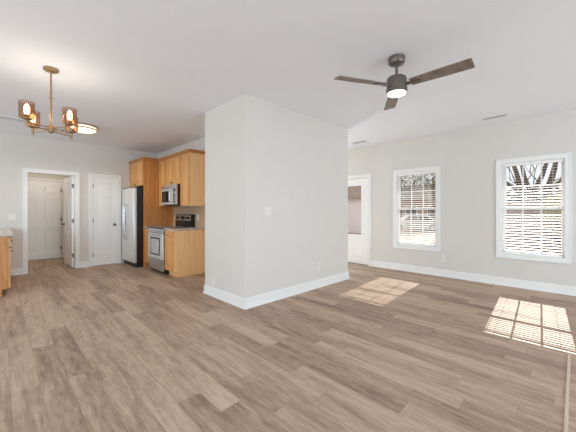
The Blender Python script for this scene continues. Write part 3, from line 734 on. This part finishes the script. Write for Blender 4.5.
def ceiling_vent(cx, cy, lx, ly, label):
    root = thing('ceiling_vent', label, 'vent', (cx, cy, H), 'white ceiling air vents')
    z1 = H - 0.0003; f = 0.016
    bm = boxes((cx - lx / 2, cx + lx / 2, cy - ly / 2, cy - ly / 2 + f, z1 - 0.008, z1), (cx - lx / 2, cx + lx / 2, cy + ly / 2 - f, cy + ly / 2, z1 - 0.008, z1),
               (cx - lx / 2, cx - lx / 2 + f, cy - ly / 2 + f, cy + ly / 2 - f, z1 - 0.008, z1), (cx + lx / 2 - f, cx + lx / 2, cy - ly / 2 + f, cy + ly / 2 - f, z1 - 0.008, z1))
    obj('frame', bm, VENTW, root)
    obj('duct_shade', boxes((cx - lx / 2 + f, cx + lx / 2 - f, cy - ly / 2 + f, cy + ly / 2 - f, z1 - 0.001, z1)), SLOT, root)  # thin dark sheet; shade of the vent opening put into its colour
    bm = B(); along_y = ly > lx; n = 2
    for k in range(n):
        if along_y:
            x = cx - lx / 2 + f + (lx - 2 * f) * (k + 0.5) / n
            box(bm, x - 0.0015, x + 0.0015, cy - ly / 2 + f, cy + ly / 2 - f, z1 - 0.008, z1 - 0.001)
        else:
            y = cy - ly / 2 + f + (ly - 2 * f) * (k + 0.5) / n
            box(bm, cx - lx / 2 + f, cx + lx / 2 - f, y - 0.0015, y + 0.0015, z1 - 0.008, z1 - 0.001)
    obj('louvers', bm, VENTW, root)
ceiling_vent(5.55, 0.92, 0.13, 0.33, 'white ceiling vent above the window at the right end')
ceiling_vent(5.50, 3.32, 0.13, 0.33, 'white ceiling vent near the glazed door')
ceiling_vent(0.145, 6.45, 0.33, 0.13, 'white ceiling vent left of the chandelier')

# ------------------------------------------------------------------ outdoors
GZ = -0.5
struct(obj('ground_lawn', boxes((XR + 0.15, 90, -40, 80, GZ - 0.2, GZ)), GRASS), 'dry tan lawn outside the windows', 'lawn')
struct(obj('roof_eave', boxes((XR + 0.15, XR + 1.25, YF, YB, 2.47, 2.58)), SIDING), 'roof overhang above the outside of the windows', 'roof')

def branchy(bm, p, d, ln, r, depth, rng, n=8):
    """recursive tapering limb"""
    pts = [p]; rad = [r]; q = p.copy(); dd = d.normalized()
    for i in range(4):
        dd = (dd + Vector((rng.uniform(-.15, .15), rng.uniform(-.15, .15), rng.uniform(-.05, .12)))).normalized()
        q = q + dd * ln / 4; pts.append(q.copy()); rad.append(r * (1 - 0.11 * (i + 1)))
    tube(bm, pts, rad, n)
    ends = []
    if depth > 0:
        for k in range(3 if depth > 1 else 2):
            side = Vector((rng.uniform(-1, 1), rng.uniform(-1, 1), rng.uniform(0.1, 0.9))).normalized()
            ends += branchy(bm, pts[-1] - dd * ln * 0.02 * k, (dd * 0.8 + side * 0.75), ln * rng.uniform(0.6, 0.85), rad[-1] * rng.uniform(0.55, 0.8), depth - 1, rng, max(5, n - 1))
    else: ends.append(pts[-1])
    return ends

def leaves(bm, c, rad, n, s, rng):
    for _ in range(n):
        v = Vector((rng.gauss(0, 1), rng.gauss(0, 1), rng.gauss(0, 1))).normalized() * rng.random() ** 0.4
        p = Vector(c) + Vector((v.x * rad[0], v.y * rad[1], v.z * rad[2]))
        a = Vector((rng.uniform(-1, 1), rng.uniform(-1, 1), rng.uniform(-1, 1))).normalized(); b = a.orthogonal().normalized()
        q = s * rng.uniform(0.6, 1.3)
        bm.faces.new([bm.verts.new(p + a * q), bm.verts.new(p + b * q * 0.55), bm.verts.new(p - a * q), bm.verts.new(p - b * q * 0.55)])

def ray(px, X):   # y where the sight line through column px meets the plane x = X
    return px_on_X(px, X)
rng = random.Random(11)
# bare trees outside the right window
def bare_tree(px, X, fork, limbs, label, r=0.22):
    y = ray(px, X); base = Vector((X, y, GZ))
    t = thing('bare_tree', label, 'tree', base, 'trees outside the windows')
    bm = B(); top = base + Vector((0, 0, fork - GZ))
    tube(bm, [base - Vector((0, 0, 0.1)), base + Vector((0, 0, 0.25)), base + Vector((0.02, 0.02, (fork - GZ) * 0.6)), top], [r * 1.5, r * 1.1, r, r * 1.05], 12)
    for dy, dz, ln, rr in limbs:
        for _ in (0,): branchy(bm, top - Vector((0, 0, 0.12)), Vector((rng.uniform(-0.1, 0.1), dy, dz)), ln, rr, 2, rng)
    obj('trunk_and_branches', bm, BARK, t, smooth=True)
bare_tree(520, 22.6, 2.6, [(0.95, 0.9, 2.2, 0.13), (0.05, 1, 2.6, 0.15), (0.5, 1, 1.6, 0.04), (-0.5, 1, 1.5, 0.035), (1.6, 0.7, 1.4, 0.04)], 'bare tree at the left side of the right window', 0.20)
bare_tree(532, 24.5, 2.5, [(0.25, 1, 2.6, 0.15), (-0.5, 0.9, 2.6, 0.16), (0.9, 0.8, 1.5, 0.04), (-0.9, 0.7, 1.6, 0.04), (-0.15, 1, 1.5, 0.035)], 'bare forking tree in the middle of the right window', 0.24)
bare_tree(547, 23.0, 2.6, [(-0.28, 1, 2.6, 0.17), (-0.95, 0.9, 2.2, 0.11), (0.6, 0.8, 1.4, 0.04), (-1.5, 0.7, 1.5, 0.04)], 'bare tree at the right side of the right window', 0.22)
# leafy trees outside the left window
def leafy_tree(x, y, cz, rad, label, n=620, m=LEAF):
    t = thing('leafy_tree', label, 'tree', (x, y, GZ), 'trees outside the windows')
    bm = B(); tube(bm, [(x, y, GZ - 0.1), (x + 0.1, y, 1.0), (x, y + 0.1, cz)], [0.22, 0.17, 0.08], 10)
    for k in range(6): branchy(bm, Vector((x, y, cz - rad[2] * 0.6)), Vector((rng.uniform(-1, 1), rng.uniform(-1, 1), rng.uniform(0.2, 1))), rad[0] * 0.6, 0.06, 1, rng, 6)
    obj('trunk', bm, BARK, t, smooth=True)
    bm = B(); leaves(bm, (x, y, cz), rad, n, 0.13, rng); obj('foliage', bm, m, t)
X = 22
leafy_tree(29.2, ray(400, 29.2), 4.5, (1.2, 1.8, 1.5), 'olive leaved tree seen at the left side of the left window')
leafy_tree(44, ray(415, 44), 6.0, (3.0, 3.0, 2.6), 'olive leaved tree in the middle of the left window')
leafy_tree(29.2, ray(434, 29.2), 4.5, (1.2, 1.7, 1.5), 'olive leaved tree seen at the right side of the left window')
# shrub by the fence
sx = 16.5; sy = ray(562, sx)
t = thing('yellow_shrub', 'yellowish shrub outside the right window in front of the board fence', 'shrub', (sx, sy, GZ))
for k in range(7):
    bm = B(); branchy(bm, Vector((sx, sy, GZ)), Vector((rng.uniform(-.6, .6), rng.uniform(-.6, .6), 1)), 1.0, 0.025, 1, rng, 5); obj('stem', bm, BARK, t)
bm = B(); leaves(bm, (sx, sy, 1.2), (0.7, 0.7, 1.0), 700, 0.09, rng); obj('foliage', bm, LEAFY, t)
# board fence
fx = 17.6
t = thing('board_fence', 'weathered pale board fence outside beyond the bare trees', 'fence', (fx, 2.2, GZ))
bm = B(); y = -2.0
while y < 5.6:
    box(bm, fx, fx + 0.02, y, y + 0.135, GZ, 1.72 + rng.uniform(-0.01, 0.01)); y += 0.142
obj('boards', bm, FENCE, t)
obj('rails', boxes(*[(fx + 0.02, fx + 0.06, -2.0, 5.6, z, z + 0.09) for z in (0.0, 1.3)]), FENCE, t)
for k in range(5): obj('post', boxes((fx + 0.06, fx + 0.15, -2.0 + 1.85 * k, -1.91 + 1.85 * k, GZ, 1.78)), FENCE, t)
# dark hedge behind the fence
t = thing('hedge', 'dark brownish hedge rising behind the board fence outside the right window', 'hedge', (20.0, 2.0, GZ))
for k in range(9):
    bm = B(); branchy(bm, Vector((19.6 + 0.1 * (k % 3), -1.6 + 0.85 * k, GZ)), Vector((0.05, rng.uniform(-.3, .3), 1)), 1.3, 0.04, 1, rng, 5); obj('stem', bm, BARK, t)
bm = B(); leaves(bm, (19.6, 1.8, 0.95), (0.9, 4.6, 1.5), 5200, 0.12, rng); obj('foliage', bm, HEDGE, t)
# neighbour house behind the car
hx = 31.0; hy0, hy1 = 8.6, 20.0
t = thing('neighbour_house', 'low brick house across the street seen through the left window', 'house', (hx, 14, GZ))
obj('wall', boxes((hx, hx + 8, hy0, hy1, GZ, 2.5)), BRICK, t)
bm = B(); prism(bm, [(hx - 0.5, 2.5), (hx + 8.5, 2.5), (hx + 4, 4.3)], hy0 - 0.4, hy1 + 0.4); obj('roof', bm, ROOF, t)
for y in (9.6, 11.8, 14.4, 17.0):
    f = obj('window', boxes((hx - 0.05, hx + 0.01, y, y + 1.2, 0.5, 1.8)), TRIM, t); obj('pane', boxes((hx - 0.06, hx - 0.045, y + 0.08, y + 1.12, 0.58, 1.72)), BGLASS, f)
struct(obj('driveway', boxes((14.5, 29, 3, 26, GZ, GZ + 0.02)), ASPH), 'pale concrete driveway under the car', 'driveway')
# outbuilding seen through the door glass
ox, oy0, oy1 = 20.0, 11.4, 17.0
t = thing('outbuilding', 'pale outbuilding with a brown roof seen through the exterior door glass', 'outbuilding', (ox + 2, 14, GZ))
obj('wall', boxes((ox, ox + 3, oy0, oy1, GZ, 2.45)), PINKS, t)
bm = B(); prism(bm, [(ox - 0.4, 2.25), (ox - 0.4, 2.4), (ox + 1.5, 4.4), (ox + 3.3, 2.4), (ox + 3.3, 2.25)], oy0 - 0.1, oy1 + 0.3); obj('roof', bm, ROOFB, t)
# parked car
def car(cx, cy, ang):
    T = Matrix.Translation((cx, cy, GZ + 0.02)) @ Matrix.Rotation(ang, 4, 'Z')
    t = thing('car', 'pale silver car parked outside the left window', 'car', (cx, cy, GZ + 0.02))
    bm = B()
    prism(bm, [(-2.2, 0.30), (-2.25, 0.62), (-2.1, 0.86), (-1.1, 0.98), (1.1, 0.99), (2.05, 0.95), (2.22, 0.75), (2.2, 0.32), (1.8, 0.22), (-1.8, 0.22)], -0.88, 0.88)
    bm.transform(T); obj('body', bm, CARP, t, bevel=0.07, seg=3, smooth=True)
    bm = B()
    v = []
    for (x, z, hw) in ((-1.15, 0.96, 0.84), (-0.45, 1.42, 0.66), (0.9, 1.44, 0.66), (1.75, 0.97, 0.82)):
        v.append((bm.verts.new((x, -hw, z)), bm.verts.new((x, hw, z))))
    for i in range(3): bm.faces.new((v[i][0], v[i][1], v[i + 1][1], v[i + 1][0]))
    bm.faces.new([a[0] for a in v]); bm.faces.new([a[1] for a in reversed(v)]); bm.faces.new((v[0][0], v[3][0], v[3][1], v[0][1]))
    bm.transform(T); obj('roof', bm, CARP, t, bevel=0.05, seg=3, smooth=True)
    for s in (-1, 1):
        bm = B()
        for quad in (((-0.92, 1.0), (-0.42, 1.36), (0.18, 1.38), (0.18, 1.0)), ((0.26, 1.0), (0.26, 1.38), (0.86, 1.38), (1.40, 1.0))):
            f = []
            for x, z in quad:
                hw = 0.84 - (z - 0.96) / 0.47 * 0.18 + 0.012; f.append(bm.verts.new((x, s * hw, z)))
            bm.faces.new(f)
        r = bmesh.ops.extrude_face_region(bm, geom=bm.faces[:]); bmesh.ops.translate(bm, verts=[g for g in r['geom'] if isinstance(g, bmesh.types.BMVert)], vec=(0, -s * 0.03, 0))
        bm.transform(T); obj('side_window', bm, BGLASS, t)
    for x in (-1.38, 1.35):
        for s in (-1, 1):
            bm = B(); c = Vector((x, s * 0.80, 0.325)); q = Vector((0, s * 0.10, 0))
            tube(bm, [c - q, c - q * 0.8, c + q * 0.8, c + q], [0.29, 0.325, 0.325, 0.29], 24); bm.transform(T); wl_ = obj('wheel', bm, TYRE, t, smooth=True)
            bm = B(); tube(bm, [c + q * 0.95, c + q * 1.06], [0.20, 0.18], 18); bm.transform(T); obj('hubcap', bm, STEEL, wl_)
X = 25.6
car(X, ray(413, X), math.radians(-55))
